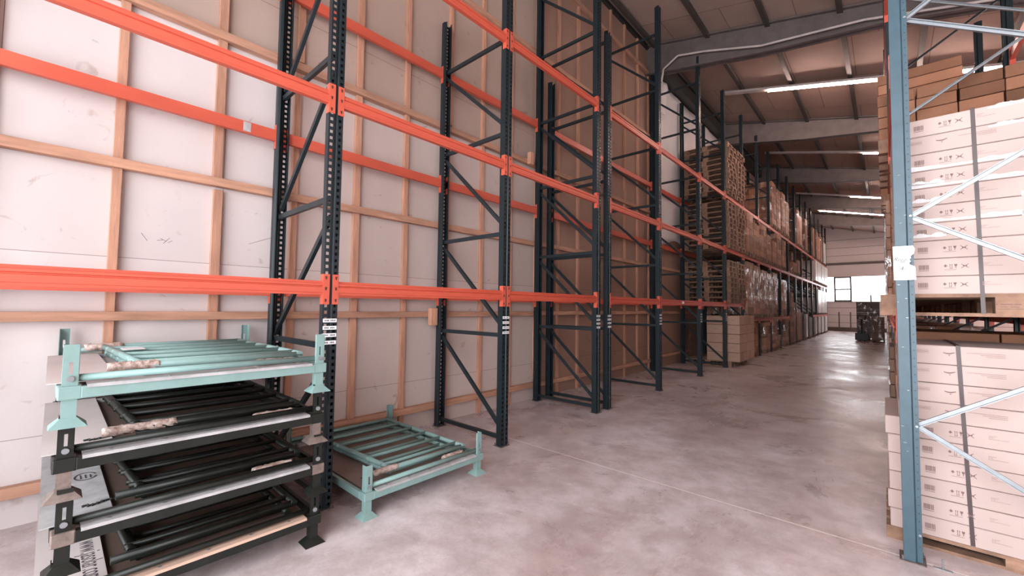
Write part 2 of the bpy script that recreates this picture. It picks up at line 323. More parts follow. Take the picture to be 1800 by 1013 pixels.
# rafters, purlins
def depth(x): return .45 if x > 0 else (.45+.2*(-x/1.86) if x > -1.86 else .65+.12*((-x-1.86)/2.54))
for k, y in enumerate((-2, 4, 10, 16, 22, 28, 34)):
    xs = [WX+.02, -3.2, -1.86, -.9, 0, 3, 6, XR]
    b = MB()
    top = [(x, roof(x)-.03) for x in xs]; bot = [(x, roof(x)-.03-depth(x)) for x in xs]
    b.prism(top+bot[::-1], 'y', y-.03, y+.03)
    b.prism([(x, z+.028) for x, z in bot]+bot[::-1], 'y', y-.11, y+.11)
    b.prism(top+[(x, z-.028) for x, z in top[::-1]], 'y', y-.11, y+.11)
    struct(b.build('trim_rafter', 'rafter'))
for x in (-4.22, -2.96, -1.76, -.55, .66, 1.9, 3.1, 4.3, 5.5, 6.7, 7.9):
    b = MB(); z = roof(x)
    b.quadbox([(x-.045, GY, z-.1), (x+.045, GY, z-.1-.02), (x+.045, YF, z-.1-.02), (x-.045, YF, z-.1), (x-.045, GY, z+.02), (x+.045, GY, z), (x+.045, YF, z), (x-.045, YF, z+.02)])
    struct(b.build('trim_purlin', 'purlin'))
# conduit under the first rafter
pts = [(-4.0, 9.83, 7.1), (-3.95, 9.83, 7.42), (-3.6, 9.83, 7.62), (-3.0, 9.83, 7.48), (-1.86, 9.83, 7.13), (-.2, 9.83, 6.92), (3, 9.83, 6.1), (6, 9.83, 5.4)]
b = MB()
for p, q in zip(pts, pts[1:]): b.tube(p, q, .022, 8)
o = b.build('cable_conduit', 'lampbody')
tag(o, 'thin pale cable conduit running along the lower edge of the first grey roof beam', 'conduit')
# strip lamps
def lamp(y, x0, x1, l0, l1, drop, label):
    e = tag(empty('strip_lamp', ((x0+x1)/2, y, roof((x0+x1)/2)-drop)), label, 'ceiling lamp', 'fluorescent strip lamps under the roof')
    ox, oz = e.location.x, e.location.z
    P = lambda x, d=0: (x-ox, 0, roof(x)-drop-oz+d)
    MB().bar(P(x0), P(x1), .17, .055, up=(0, 0, 1)).build('housing', 'lampbody', e)
    MB().tube(P(l0, -.05), P(l1, -.05), .026, 10).build('tube_light', 'tube', e, smooth=True)
    for x in (x0+.4, (x0+x1)/2, x1-.4): MB().tube(P(x, .02), (x-ox, 0, roof(x)-oz-.1), .008, 6).build('hanger', 'dark', e)
lamp(13.0, -3.45, 4.2, -2.3, 4.0, .17, 'long lamp strip lit white in the first roof bay past the wall column')
lamp(19.0, -3.5, 4.2, -.5, 4.0, .22, 'lamp strip in the second roof bay, lit only beside the blue post')
lamp(26.0, -3.4, 4.2, -1.2, 4.0, .36, 'lamp strip in the third roof bay, seen as a thin pale line')
for yy in (1.5, 7.0, 13.0, 19.0, 25.0, 31.0, 37.0): lamp(yy, 5.2, 8.6, 5.3, 8.5, .2, 'added unseen lamp strip over the far side of the hall behind the carton rack')  # unseen lamps, added to lift the light inside the hall
lamp(31.0, -3.0, 4.2, -2.9, 4.0, .30, 'bright lamp strip in the fourth roof bay above the far window')
# foil sheet over the upper wall
def sheetmesh(y0, y1, z0, z1, ny, nz, amp, seed, x):
    r = random.Random(seed); b = MB(); ph = [r.uniform(0, 6) for _ in range(8)]
    for i in range(ny+1):
        for j in range(nz+1):
            y = y0+(y1-y0)*i/ny; z = z0+(z1-z0)*j/nz
            d = amp*(.5*sin(2.1*y+ph[0]+.7*sin(z*1.3+ph[1]))+.3*sin(3.7*y-2.9*z+ph[2])+.25*sin(7*y+4.3*z+ph[3])+r.uniform(-.1, .1))
            if j == 0: z += .1*sin(3*y+ph[4])
            b.v.append((x+abs(d)+.01, y, z))
    for i in range(ny):
        for j in range(nz): k = i*(nz+1)+j; b.f.append((k, k+nz+1, k+nz+2, k+1))
    return b
o = sheetmesh(10.42, 17.5, 3.35, 7.68, 46, 26, .032, 3, WX+.012).build('foil_sheet', 'foil', smooth=True)
s = o.modifiers.new('solid', 'SOLIDIFY'); s.thickness = .004
tag(o, 'large white plastic sheet hung over the upper wall behind the racking', 'plastic sheet')
o = sheetmesh(10.5, 11.0, 6.7, 7.66, 8, 12, .1, 9, WX+.07).build('foil_strip', 'foil', smooth=True)
s = o.modifiers.new('solid', 'SOLIDIFY'); s.thickness = .004
tag(o, 'loose torn strip of white plastic hanging at the end of the dark eave beam', 'plastic sheet')

# ------------------------------------------------------------------ racking
PW, PD = .112, .085
def upright_mesh(h, mname, mirror, holes=True, flange=True):
    "cold-rolled C post, front face at x=0 looking +X, body towards -X, punched with two rows of slots"
    hw = PW/2
    sec = [(-hw+.016, -PD), (-hw+.016, -.060), (-hw, -.052), (-hw, -.03), (-hw, 0), (-hw+.011, 0), (-hw+.033, 0), (-.012, 0), (-.006, -.009), (.006, -.009), (.012, 0), (hw-.033, 0), (hw-.011, 0), (hw, 0), (hw, -.03), (hw, -.052), (hw-.016, -.060), (hw-.016, -PD)]
    cut = {5, 11}
    # small flange holes: split the last wall
    secs = []
    zs = [0]; pitch = .05; n = int(h/pitch)
    for k in range(n): zs += [k*pitch+.014, k*pitch+.038]
    zs.append(h)
    b = MB()
    for z in zs:
        for (u, v) in sec: b.v.append((-v if mirror else v, u, z))
    ns = len(sec)
    for k in range(len(zs)-1):
        hole = holes and k % 2 == 1
        for i in range(ns-1):
            if hole and i in cut: continue
            q = (k*ns+i, k*ns+i+1, (k+1)*ns+i+1, (k+1)*ns+i)
            b.f.append(q)
    # dark bolt heads row on the side walls
    me = bpy.data.meshes.new('upright'); me.from_pydata(b.v, [], b.f); me.materials.append(M[mname]); return me
_up = {}
def upright(h, mname, mirror, parent, loc, holes=True):
    k = (round(h, 2), mname, mirror, holes)
    if k not in _up: _up[k] = upright_mesh(h, mname, mirror, holes)
    o = put('upright', _up[k], parent, loc)
    s = o.modifiers.new('solid', 'SOLIDIFY'); s.thickness = .0028; s.offset = 0
    return o
XF, XB = -3.165, -4.345                                   # outer faces of the front and back posts, wall-side row
def base_plate(parent, x, sgn):
    k = ('bp', sgn)
    if k not in _up:
        b = MB().box(-.06, .06, -.07, .07, 0, .006)
        b.tube((.045, .055, .006), (.045, .055, .03), .007, 8); b.tube((-.045, -.055, .006), (-.045, -.055, .03), .007, 8)
        b.tube((.045, .055, .006), (.045, .055, .014), .014, 6); _up[k] = b.mesh('base_plate', 'baseplate')
    return put('base_plate', _up[k], parent, (x, 0, 0))
def frame(y, hf, hb, label, levels, diag='down', stickers=True, detail=True):
    e = tag(empty('upright_frame', ((XF+XB)/2, y, 0)), label, 'rack frame', 'upright frames of the wall-side racking')
    ox = e.location.x
    a = upright(hf, 'post', False, e, (XF-ox, 0, .006), detail); upright(hb, 'post', True, e, (XB-ox, 0, .006), detail)
    base_plate(e, XF-ox-.04, 1); base_plate(e, XB-ox+.04, -1)
    xf, xb = XF-ox-.05, XB-ox+.05
    for z in levels:
        if z < min(hf, hb)+.4: MB().bar((xb, 0, z), (xf, 0, z), .03, .045).build('horizontal_brace', 'brace', e)
    for z0, z1 in zip(levels, levels[1:]):
        if z1 > min(hf, hb)+.4: break
        p, q = ((xb, .008, z1-.07), (xf, .008, z0+.09))
        if diag == 'up': p, q = ((xb, .008, z0+.07), (xf, .008, z1-.14))
        MB().bar(p, q, .03, .042).build('diagonal_brace', 'brace', e)
    if stickers:
        for k in range(4):
            st = MB().box(XF-ox, XF-ox+.0015, -.052, .054, 1.405-k*.056, 1.433-k*.056).build('label_sticker', 'paper', e)
            t = MB(); r = random.Random(k*7+int(y*10))
            for u0 in (-.042, .006):
                u = u0
                while u < u0+.034: wd = r.uniform(.003, .007); t.box(XF-ox+.0015, XF-ox+.002, u, u+wd, 1.413-k*.056, 1.425-k*.056); u += wd+.003
            t.build('print', 'ink', st)
    return e
def beam(y0, y1, z, face, side, label, mname='orange', group='orange shelf beams of the wall-side racking', h=.105):
    "side=+1: front beam (hooks on face x=face looking +X); -1: back beam"
    e = tag(empty('shelf_beam', (face, (y0+y1)/2, z)), label, 'rack beam', group)
    L = (y1-y0)/2; s = side; g = PW/2-.002
    hh = h/2; x0, x1 = -.042*s, .004*s
    prof = [(x0, -hh), (x1-.004*s, -hh), (x1-.004*s, -hh*.72), (x1, -hh*.64), (x1, hh*.08), (x1-.009*s, hh*.16), (x1-.009*s, hh*.26), (x1, hh*.34), (x1, hh*.62), (x1-.014*s, hh*.66), (x1-.014*s, hh), (x0, hh)]
    b = MB(); b.prism(prof, 'y', -L+g, L-g)
    bd = b.build('beam', mname, e)
    for d in (-1, 1):
        yo = d*L
        c = MB()
        a0, a1 = sorted((yo-d*g-.0, yo-d*(g+.006)))
        c.box(min(-.045*s, .005*s), max(-.045*s, .005*s), a0, a1, -.125, .105)
        b0, b1 = sorted((yo-d*(g+.004), yo-d*.011))
        c.box(min(.0022*s, .006*s), max(.0022*s, .006*s), b0, b1, -.125, .105)
        cp = c.build('end_plate', mname, e)
        hm = MB(); ym = (b0+b1)/2+d*-.004
        for zz in (-.095, -.005, .078):
            hm.prism([(ym-.008, zz+.012), (ym+.008, zz+.012), (ym+.008, zz-.002), (ym+.003, zz-.014), (ym-.003, zz-.014), (ym-.008, zz-.002)], 'x', .0061*s, .0066*s)
        hm.build('slot', 'orange_dark', cp)
    return e
LV = [.09, 1.22, 2.37, 3.53, 4.64, 5.78, 6.9]
FY = [1.43, 3.41, 5.42, 5.75, 7.70, 10.02, 12.03, 13.95, 15.97, 17.85, 19.8, 21.75, 23.65, 25.6, 27.55, 29.5, 31.45, 33.4, 35.4, 37.4]
HF = [5.6, 5.6, 7.5, 5.86, 7.42]+[7.5]*15
HB = [5.6, 5.32, 7.5, 5.48, 7.42]+[7.5]*15
hints = ['dark blue rack frame standing at the end of the stacked stillages', 'dark blue rack frame between the floor stillage and the paired frames', 'front one of the two paired dark blue frames, rising to the roof',
         'second of the paired dark blue frames, shorter than its neighbour', 'tall dark blue frame directly behind the paired frames', 'dark blue frame standing beside the dark wall column', 'dark blue frame right in front of the empty pallet stacks']
Z1, Z2, Z3 = 1.667, 3.151, 4.62
for i, y in enumerate(FY):
    lb = hints[i] if i < len(hints) else f'dark blue rack frame ending the {ORD[i-7]} loaded bay of the wall-side row'
    frame(y, HF[i], HB[i], lb, LV, 'up' if i == 0 else 'down', detail=i < 12)
# frame before the picture edge carries the near beams
f0y = -.57
frame(f0y, 5.6, 5.6, 'dark blue rack frame carrying the near ends of the cut-off orange beams', LV, 'up', False)
ally = [f0y]+FY
spans = [(f0y, FY[0])]+[(FY[i], FY[i+1]) for i in range(len(FY)-1) if i != 2]
lvname = {0: 'lowest', 1: 'middle', 2: 'top'}
for i, (a, bb) in enumerate(spans):
    for k, z in enumerate((Z1, Z2, Z3)):
        if k == 0 and i >= 7:
            z = 1.215
            if 11 <= i <= 14: continue
        for side, face in ((1, XF), (-1, XB)):
            if i > 12 and side < 0: continue
            where = 'facing the aisle' if side > 0 else 'close to the wall'
            beam(a, bb, z, face, side, f'orange {lvname[k]} beam in the {ORD[i]} wall-side rack bay, {where}')

for o_ in [o_ for o_ in COL.objects if o_.get('label') == 'orange middle beam in the first wall-side rack bay, close to the wall']:
    MB().box(0, .002, -.03, .03, -.04, .045).build('sticker', 'trimgrey', o_, loc=(.042, .70, 0))
for o_ in [o_ for o_ in COL.objects if o_.get('label') == 'orange lowest beam in the fifth wall-side rack bay, facing the aisle']:
    MB().box(0, .002, -.06, .06, -.02, .03).build('sticker', 'paper', o_, loc=(.0045, 0, 0))
b = MB(); r = random.Random(8)
for (y, z, y2, z2) in ((.46, 2.10, .50, 2.04), (.58, 2.07, .62, 2.05), (.60, 2.03, .64, 2.08), (.63, 2.04, .66, 2.06), (.56, 2.05, .60, 2.06), (1.22, 2.1, 1.42, 2.19)):
    b.bar((WX+.0008, y, z), (WX+.0008, y2, z2), .003, .0008, up=(1, 0, 0))
struct(b.build('wall_left_mark', 'ink'))

# right-hand rack
RX0, RX1 = .05, 1.15
RY = [3.67, 5.65, 7.62, 9.6, 11.6, 13.6, 15.6, 17.6, 19.6, 21.6, 23.6, 25.6, 27.6, 29.6, 31.6, 33.6, 35.6]
def zig(e, mname, w):
    z = [.17, .83, 1.49, 2.15, 2.81, 3.45, 4.1, 4.75, 5.4]
    for i in range(len(z)-1):
        x0, x1 = (RX1-.02, RX0+.075) if i % 2 == 0 else (RX0+.075, RX1-.02)
        a, bb = Vector((x0-.6, -.004*(i % 2), z[i])), Vector((x1-.6, -.004*(i % 2), z[i+1]))
        b = MB(); d = (bb-a).normalized(); n = Vector((d.z, 0, -d.x))
        # small C channel: web + two lips
        b.bar(a, bb, .004, w, up=n); b.bar(a+n*(w/2-.002)+Vector((0, -.008, 0)), bb+n*(w/2-.002)+Vector((0, -.008, 0)), .018, .004, up=n)
        b.bar(a-n*(w/2-.002)+Vector((0, -.008, 0)), bb-n*(w/2-.002)+Vector((0, -.008, 0)), .018, .004, up=n)
        b.build('diagonal_brace', mname, e)
for i, y in enumerate(RY):
    lb = 'light blue rack frame with galvanised braces at the end of the carton rack' if i == 0 else f'blue rack frame at the far side of the {ORD[i-1]} bay of the carton rack'
    e = tag(empty('upright_frame', (.6, y, 0)), lb, 'rack frame', 'upright frames of the carton rack')
    m = 'post_blue' if i == 0 else 'post'
    hh = 6.1
    upright(hh, m, True, e, (RX0-.6, 0, .006), i < 4); upright(hh, m, False, e, (RX1-.6+.05, 0, .006), i < 4)
    base_plate(e, RX0-.6+.04, 1); base_plate(e, RX1-.6, 1)
    if i < 8: zig(e, 'galv' if i < 2 else 'brace', .027 if i == 0 else .024)
    if i == 0:
        # bolts and small flange holes on the visible side of the post
        bo = MB(); hl = MB()
        for z in (.17, .83, 2.15, 3.45): bo.tube((RX0-.6+.075, -PW/2+.016, z), (RX0-.6+.075, -PW/2+.008, z), .007, 10)
        bo.build('bolt', 'galv', e)
        for k in range(80): hl.tube((RX0-.6+.073, -PW/2+.016, .1+k*.05), (RX0-.6+.073, -PW/2+.0136, .1+k*.05), .0042, 8)
        hl.build('hole_row', 'dark', e)
        sc = MB(); r = random.Random(3)
        for k in range(14):
            z = r.uniform(.1, 2.5); x = r.uniform(.002, .045); sc.box(RX0-.6+x, RX0-.6+x+r.uniform(.004, .016), -PW/2-.0016, -PW/2-.0012, z, z+r.uniform(.001, .004))
        sc.build('scratch', 'galv', e)
for i, (a, bb) in enumerate(zip(RY, RY[1:])):
    for k, z in enumerate((1.46, 3.15, 4.62)):
        for side, face in ((-1, RX0), (1, RX1+.05)):
            if side > 0 and i > 4: continue
            where = 'on the aisle side' if side < 0 else 'on the back side'
            beam(a, bb, z, face, side, f'orange {lvname[k]} beam in the {ORD[i]} bay of the carton rack, {where}', group='orange beams of the carton rack')
# paper sign with torn edge
e = tag(empty('paper_sign', (RX0+.03, 3.67-PW/2-.004, 1.85)), 'torn white paper with handwriting taped to the light blue post', 'paper sign')
pts = [(-.04, -.108), (.062, -.108), (.060, -.03), (.056, -.022), (.036, -.012), (.032, 0), (.040, .008), (.034, .022), (.042, .030), (.040, .042), (.054, .056), (.060, .085), (.052, .108), (-.042, .108)]
MB().prism(pts, 'y', -.001, .0006).build('sheet', 'paper', e)
RT = Matrix.Rotation(pi/2, 4, 'X')
text('handwriting', 'Reggi', .036, 'ink', e, Matrix.Translation((-.008, -.0018, .022)) @ Matrix.Rotation(.18, 4, 'Y') @ RT, .3, .8)
text('handwriting', '4/', .036, 'ink', e, Matrix.Translation((0, -.0018, -.036)) @ RT, .3)
# anchor at the foot
b = MB().box(-.03, .05, -.012, .012, 0, .004); b.tube((.01, 0, .004), (.01, 0, .06), .005, 8)
tag(b.build('floor_anchor', 'galv', loc=(RX0+.16, 3.64, 0)), 'small steel floor anchor standing at the foot of the light blue post', 'anchor')

# ------------------------------------------------------------------ pallets
def pallet_mb(w=1.2, d=.8, h=.144):
    "stringer boards along x (w), blocks 3x3"
    b = MB(); t = .02
    for k in range(5):
        y0 = -d/2+k*(d-.12)/4; b.box(-w/2, w/2, y0, y0+.12 if k % 2 == 0 else y0+.10, h-t, h)
    for x in (-w/2, -.07, w/2-.14): b.box(x, x+.14, -d/2, d/2, h-2*t, h-t)
    for x in (-w/2, -.07, w/2-.14):
        for y in (-d/2, -.05, d/2-.1): b.box(x, x+.14, y, y+.1, t, h-2*t)
    for y in (-d/2, -.05, d/2-.1): b.box(-w/2, w/2, y, y+.1, 0, t)
    return b
def pallet_parts(e, w=1.2, d=.8, h=.144, t=.022, stamp=False):
    b = MB()
    for k in range(5):
        y0 = -d/2+k*(d-.12)/4; b.box(-w/2, w/2, y0, y0+(.12 if k % 2 == 0 else .1), h-t, h)
    b.build('deck_board', 'pallet', e)
    for x in (-w/2, -.07, w/2-.14): MB().box(x, x+.14, -d/2, d/2, h-2*t, h-t).build('cross_board', 'pallet', e)
    if h-3*t > .01:
        for x in (-w/2, -.07, w/2-.14):
            for y in (-d/2, -.05, d/2-.1): MB().box(x, x+.14, y, y+.1, t, h-2*t).build('block', 'pallet', e)
    for y in (-d/2, -.05, d/2-.1): MB().box(-w/2, w/2, y, y+.1, 0, t).build('bottom_board', 'pallet', e)
PM = [pallet_mb().mesh('wooden_pallet', 'pallet')]
levn = {0: 'on the floor', 1: 'on the lowest beams', 2: 'on the middle beams', 3: 'on the top beams'}
XC = -3.70
for lev, z0, n in ((1, Z1+.053, 8), (2, Z2+.053, 9), (3, Z3+.053, 10)):
    for st, yc in ((0, 12.54), (1, 13.44)):
        for k in range(n):
            o = put('wooden_pallet', PM[0], None, (XC+rnd.uniform(-.03, .02), yc+rnd.uniform(-.012, .012), z0+k*.1445), rz=rnd.uniform(-.01, .01))
            tag(o, f'empty wooden pallet, {ORD[k]} from the bottom of the {("near", "far")[st]} pile {levn[lev]}', 'pallet', f'piled empty pallets {levn[lev]}, {("near", "far")[st]} pile')

# ------------------------------------------------------------------ cartons
def carton_mesh(w, d, h, m):
    b = MB(); b.box(-w/2, w/2, -d/2, d/2, 0, h); me = b.mesh('carton', m)
    bm = bmesh.new(); bm.from_mesh(me); bmesh.ops.bevel(bm, geom=bm.edges[:], offset=.004, segments=1, affect='EDGES'); bm.to_mesh(me); bm.free(); return me
_cm = {}
def carton(w, d, h, m, parent=None, loc=(0, 0, 0), rz=0):
    k = (round(w, 3), round(d, 3), round(h, 3), m)
    if k not in _cm: _cm[k] = carton_mesh(*k)
    return put('carton', _cm[k], parent, loc, rz=rz)
# prints on the long side of a carton, in the XZ plane facing -Y
def print_icons(r):
    b = MB(); Y0, Y1 = -.0007, 0
    def q(x0, x1, z0, z1): b.box(x0, x1, Y0, Y1, z0, z1)
    x = .19
    while x < .255: wd = r.uniform(.0015, .005); q(x, x+wd, .045, .078); x += wd+r.uniform(.0015, .003)
    q(.19, .255, .036, .039)
    # hand / hook mark, arrows, umbrella, glass
    b.prism([(.345, .066), (.358, .078), (.372, .066), (.364, .066), (.364, .060), (.352, .060), (.352, .066)], 'y', Y0, Y1)
    for ax in (.384, .396): q(ax, ax+.003, .052, .074); b.prism([(ax-.003, .072), (ax+.0015, .080), (ax+.006, .072)], 'y', Y0, Y1)
    q(.382, .402, .048, .051)
    b.prism([(.41, .078), (.43, .078), (.427, .066), (.422, .062), (.422, .054), (.427, .052), (.413, .052), (.418, .054), (.418, .062), (.413, .066)], 'y', Y0, Y1)
    q(.35, .425, .040, .042)
    for s in (-1, 1): b.bar((.452, -.0004, .064-.014*s), (.496, -.0004, .064+.014*s), .0007, .0035, up=(0, 0, 1))
    q(.462, .486, .061, .068)
    return b
def print_text(r, flip=False):
    b = MB(); Y0, Y1 = -.0007, 0
    rows = ((.076, .64, .68), (.068, .64, .665), (.058, .64, .735)) if not flip else ((.080, .56, .83), (.070, .66, .83), (.060, .70, .83))
    for z, x0, x1 in rows:
        x = x0
        while x < x1: wd = r.uniform(.004, .012); b.box(x, min(x+wd, x1), Y0, Y1, z, z+(.0035 if not flip else .005)); x += wd+.0022
    return b
def print_logo(r):
    b = MB(); Y0, Y1 = -.0007, 0
    b.prism([(.36, .080), (.38, .076), (.40, .076), (.43, .082), (.43, .077), (.40, .068), (.38, .069), (.36, .075)], 'y', Y0, Y1); b.box(.392, .400, Y0, Y1, .058, .063)
    for z in (.07, .088): b.box(.17, .27, Y0, Y1, z, z+.0012)
    b.box(.17, .1712, Y0, Y1, .07, .088); b.box(.2690, .27, Y0, Y1, .07, .088)
    x = .178
    while x < .262: wd = r.uniform(.004, .009); b.box(x, x+wd, Y0, Y1, .077, .081); x += wd+.003
    return b
pr_i = [print_icons(random.Random(i)).mesh('print', 'print') for i in range(2)]
pr_t = [print_text(random.Random(9+i)).mesh('address_print', 'print_soft') for i in range(2)]
pr_f = print_text(random.Random(5), True).mesh('address_print', 'print_soft'); pr_l = print_logo(random.Random(4)).mesh('print', 'print')
def tape_mesh(seed, x0, x1, z):
    r = random.Random(seed); top = []; bot = []; n = 40
    for i in range(n+1):
        x = x0+(x1-x0)*i/n; q_ = .6+.4*sin(i*.35+seed)+r.uniform(-.2, .3); top.append((x, z+.004+.016*q_)); bot.append((x, z-.004-.004*q_))
    return MB().prism(bot+top[::-1], 'y', -.0012, 0).mesh('torn_tape', 'tape')
tapes = [tape_mesh(1, .12, 1.0, .012), tape_mesh(2, .62, 1.0, .004), tape_mesh(3, .12, .3, .03), tape_mesh(4, .5, .75, .1)]
CW, CD, CX0 = 1.16, .80, -.03
def near_stack(y0, z0, n, h, flips, tp, name, d=CD):
    for k in range(n):
        low = z0 < 1 and k < 6
        x0, cw = (-.03, 1.16) if low else (.05, 1.08)
        x0 += rnd.uniform(.0, .022) if low else rnd.uniform(-.004, .004); jy = rnd.uniform(-.003, .003)
        c = carton(cw, d, h-.003, 'carton_pale', None, (x0+cw/2, y0+d/2+jy, z0+k*h))
        tag(c, f'flat pale carton, {ORD[n-1-k]} from the top of {name}', 'carton', f'cartons of {name}')
        P = (-cw/2-x0, -d/2-.0002, 0); jx = rnd.uniform(-.008, .008)
        fl = k in flips; hs = h/.124
        if fl: put('print', pr_l, c, (P[0]+.0, P[1], 0), scale=(.745, 1, hs)); put('address_print', pr_f, c, (P[0]+.035, P[1], 0), scale=(.6, 1, hs))
        else: put('print', pr_i[k % 2], c, (P[0]+.0204+jx, P[1], 0), scale=(.745, 1, hs)); put('address_print', pr_t[k % 2], c, (P[0]-.095+jx, P[1], 0), scale=(.853, 1, hs))
        for t in tp.get(k, ()): put('torn_tape', tapes[t], c, (P[0], P[1]-.0004, 0))
def strap(y0, d, z0, z1, x, lean, name):
    b = MB(); wv = .02
    b.quadbox([(x+lean, y0-.003, z0), (x+lean+wv, y0-.003, z0), (x+lean+wv, y0-.0015, z0), (x+lean, y0-.0015, z0), (x, y0-.003, z1+.002), (x+wv, y0-.003, z1+.002), (x+wv, y0-.0015, z1+.002), (x, y0-.0015, z1+.002)])
    b.box(x, x+wv, y0-.003, y0+d, z1+.001, z1+.003)
    tag(b.build('packing_strap', 'strap'), f'dark packing strap tied around {name}', 'strap', 'dark straps around cartons')
N1, N2 = 'lower strapped stack behind light blue post', 'upper strapped stack behind light blue post'
near_stack(3.9, .084, 10, .1242, {6, 7, 8, 9}, {}, N1)
near_stack(3.9, 1.66, 10, .1188, {8}, {9: (3,), 7: (0,), 6: (0, 2), 5: (1, 2), 4: (1, 0), 3: (2,), 8: (3,)}, N2)
strap(3.9, .8, .09, 1.326, .325, .035, N1); strap(3.9, .8, 1.535, 2.848, .425, .015, N2)
strap(3.9, .8, .09, 1.326, .84, .01, N1+' further in'); strap(3.9, .8, 1.535, 2.848, .86, .0, N2+' further in')
e = tag(empty('wooden_pallet', (CX0+.6, 4.3, 1.516)), 'wooden pallet under the upper stack, resting on the lowest beams', 'pallet'); pallet_parts(e)
st = MB(); r = random.Random(2)
x = -.08
for x, wd in ((-.068, .006), (-.05, .05), (.004, .03)): st.box(x, x+wd, -.4012, -.4, .075, .081)
for x, wd in ((-.05, .03), (-.01, .035)): st.box(x, x+wd, -.4012, -.4, .060, .064)
st.box(-.066, .062, -.4012, -.4, .048, .051); st.build('stamp', 'print', e)
e = tag(empty('wooden_pallet', (CX0+.6, 4.3, .0)), 'low flat pallet under the lower stack on the floor', 'pallet'); pallet_parts(e, h=.084, t=.02)

# ------------------------------------------------------------------ loads on pallets
def film_mesh(w, d, h, seed, m='film'):
    r = random.Random(seed); b = MB(); n = 7; nz = 9; ring = []
    per = [(-w/2+w*i/n, -d/2) for i in range(n)]+[(w/2, -d/2+d*i/n) for i in range(n)]+[(w/2-w*i/n, d/2) for i in range(n)]+[(-w/2, d/2-d*i/n) for i in range(n)]
    for j in range(nz+1):
        for x, y in per: f = 1.012+r.uniform(0, .012); b.v.append((x*f, y*f, h*j/nz+(0 if j else -.02)))
    k = len(per)
    for j in range(nz):
        for i in range(k): b.f.append((j*k+i, j*k+(i+1) % k, (j+1)*k+(i+1) % k, (j+1)*k+i))
    c0 = len(b.v); b.v.append((0, 0, h+.004))
    for i in range(k): b.f.append((nz*k+i, nz*k+(i+1) % k, c0))
    return b.mesh('film', m, smooth=False)
small_print = MB()
small_print.box(-.05, .05, -.0008, 0, .55, .62); small_print.box(-.03, .06, -.0008, 0, .45, .48)
_sp = small_print.mesh('print', 'print_soft')
loads = 0
def load(xc, yc, z, w, d, nx, ny, nz, ch, m, film, label, group=None, detail=True, pal=True, name='wrapped_pallet_load', prints=False):
    "a pallet load held together by its wrapping: pallet, cartons and film are parts"
    global loads; loads += 1
    e = tag(empty(name, (xc, yc, z)), label, 'pallet load', group)
    zp = 0
    if pal: put('pallet', PM[0], e, (0, 0, 0), scale=(w/1.2, d/.8, 1)); zp = .146
    cw, cdp = w/nx, d/ny
    r = random.Random(loads)
    if detail:
        for k in range(nz):
            for i in range(nx):
                for j in range(ny):
                    if 0 < i < nx-1 and 0 < j < ny-1 and k < nz-1: continue
                    carton(cw-.012, cdp-.014, ch-.007, m, e, (-w/2+cw*(i+.5)+r.uniform(-.004, .004), -d/2+cdp*(j+.5)+r.uniform(-.004, .004), zp+k*ch), 0)
    else:
        b = MB()
        for k in range(nz): 
            g = r.uniform(0, .012); b.box(-w/2+g, w/2-g, -d/2+g, d/2-g, zp+k*ch, zp+(k+1)*ch-.006)
        b.build('carton_layers', m, e)
    H = nz*ch
    if film == 'film': put('film', film_mesh(w, d, H, loads), e, (0, 0, zp))
    elif film == 'white': put('film', film_mesh(w, d, H, loads, 'whitewrap'), e, (0, 0, zp))
    return e

# left row, first loaded bay: cartons on the floor, each one by itself
e = tag(empty('wooden_pallet', (XC, 12.62, 0)), 'pallet on the floor under the pale cartons below the empty pallets', 'pallet'); pallet_parts(e, 1.2, .8)
e = tag(empty('wooden_pallet', (XC, 13.46, 0)), 'pallet on the floor behind the pallet with pale cartons', 'pallet'); pallet_parts(e, 1.2, .8)
pm = MB(); pm.box(-.05, .05, -.001, 0, .12, .135); pmm = pm.mesh('print', 'print_soft')
for st, yc in ((0, 12.62), (1, 13.46)):
    for k in range(5):
        for i in range(1, 3):
            for j in range(2):
                c = carton(.406, .388, .237, 'carton_mid', None, (XC-.24+.42*i+rnd.uniform(-.003, .003), yc-.2+.4*j, .146+k*.245), rnd.uniform(-.01, .01))
                tag(c, f'brown carton in layer {ORD[k]} from the floor pallet, under the empty pallets, {("wall", "middle", "aisle")[i]} column of the {("front", "second", "third", "back")[st*2+j]} row', 'carton', f'brown cartons in {ORD[k]} layer under the empty pallets')
                c['label'] = f'brown carton, {ORD[k]} layer up, {("wall", "middle", "aisle")[i]} column, {("front", "second", "third", "back")[st*2+j]} row below the empty pallets'
                if j == 0 and st == 0: put('print', pmm, c, (.03, -.197, 0))
def L(bay, slot): a, bb = FY[6+bay], FY[7+bay]; return a+.09+(bb-a-.18)*(.25 if slot == 0 else .75)
bt = {0: Z1, 1: 1.215}
FWD = 'counted from the empty pallets'
def pl(bay, slot, lev, m, film, nz, ch=.2, nx=3, ny=2, w=1.18, d=.8, x=XC, detail=None, what=None, prefix=None):
    z = {0: 0.0, 1: 1.215+.053, 2: Z2+.053, 3: Z3+.053}[lev]
    y = L(bay, slot)
    if m == 'carton_dim': x = x-.2; w = .86
    elif lev == 0: x = x-.02-.05*((bay*3+slot) % 3)
    cn = {'carton': 'brown', 'carton_pale': 'pale', 'carton_dim': 'dull brown', 'bin': 'dark'}[m]
    wr = {'film': 'film-wrapped', 'white': 'white-wrapped', None: 'unwrapped'}[film]
    lb = f'{wr} {cn} load {levn[lev]}, {ORD[bay]} bay past the empty pallets, {("near", "far")[slot]} half'
    return load(x, y, z, w, d, nx, ny, nz, ch, m, film, lb, 'carton loads in the wall-side racking', detail=(bay < 6) if detail is None else detail)
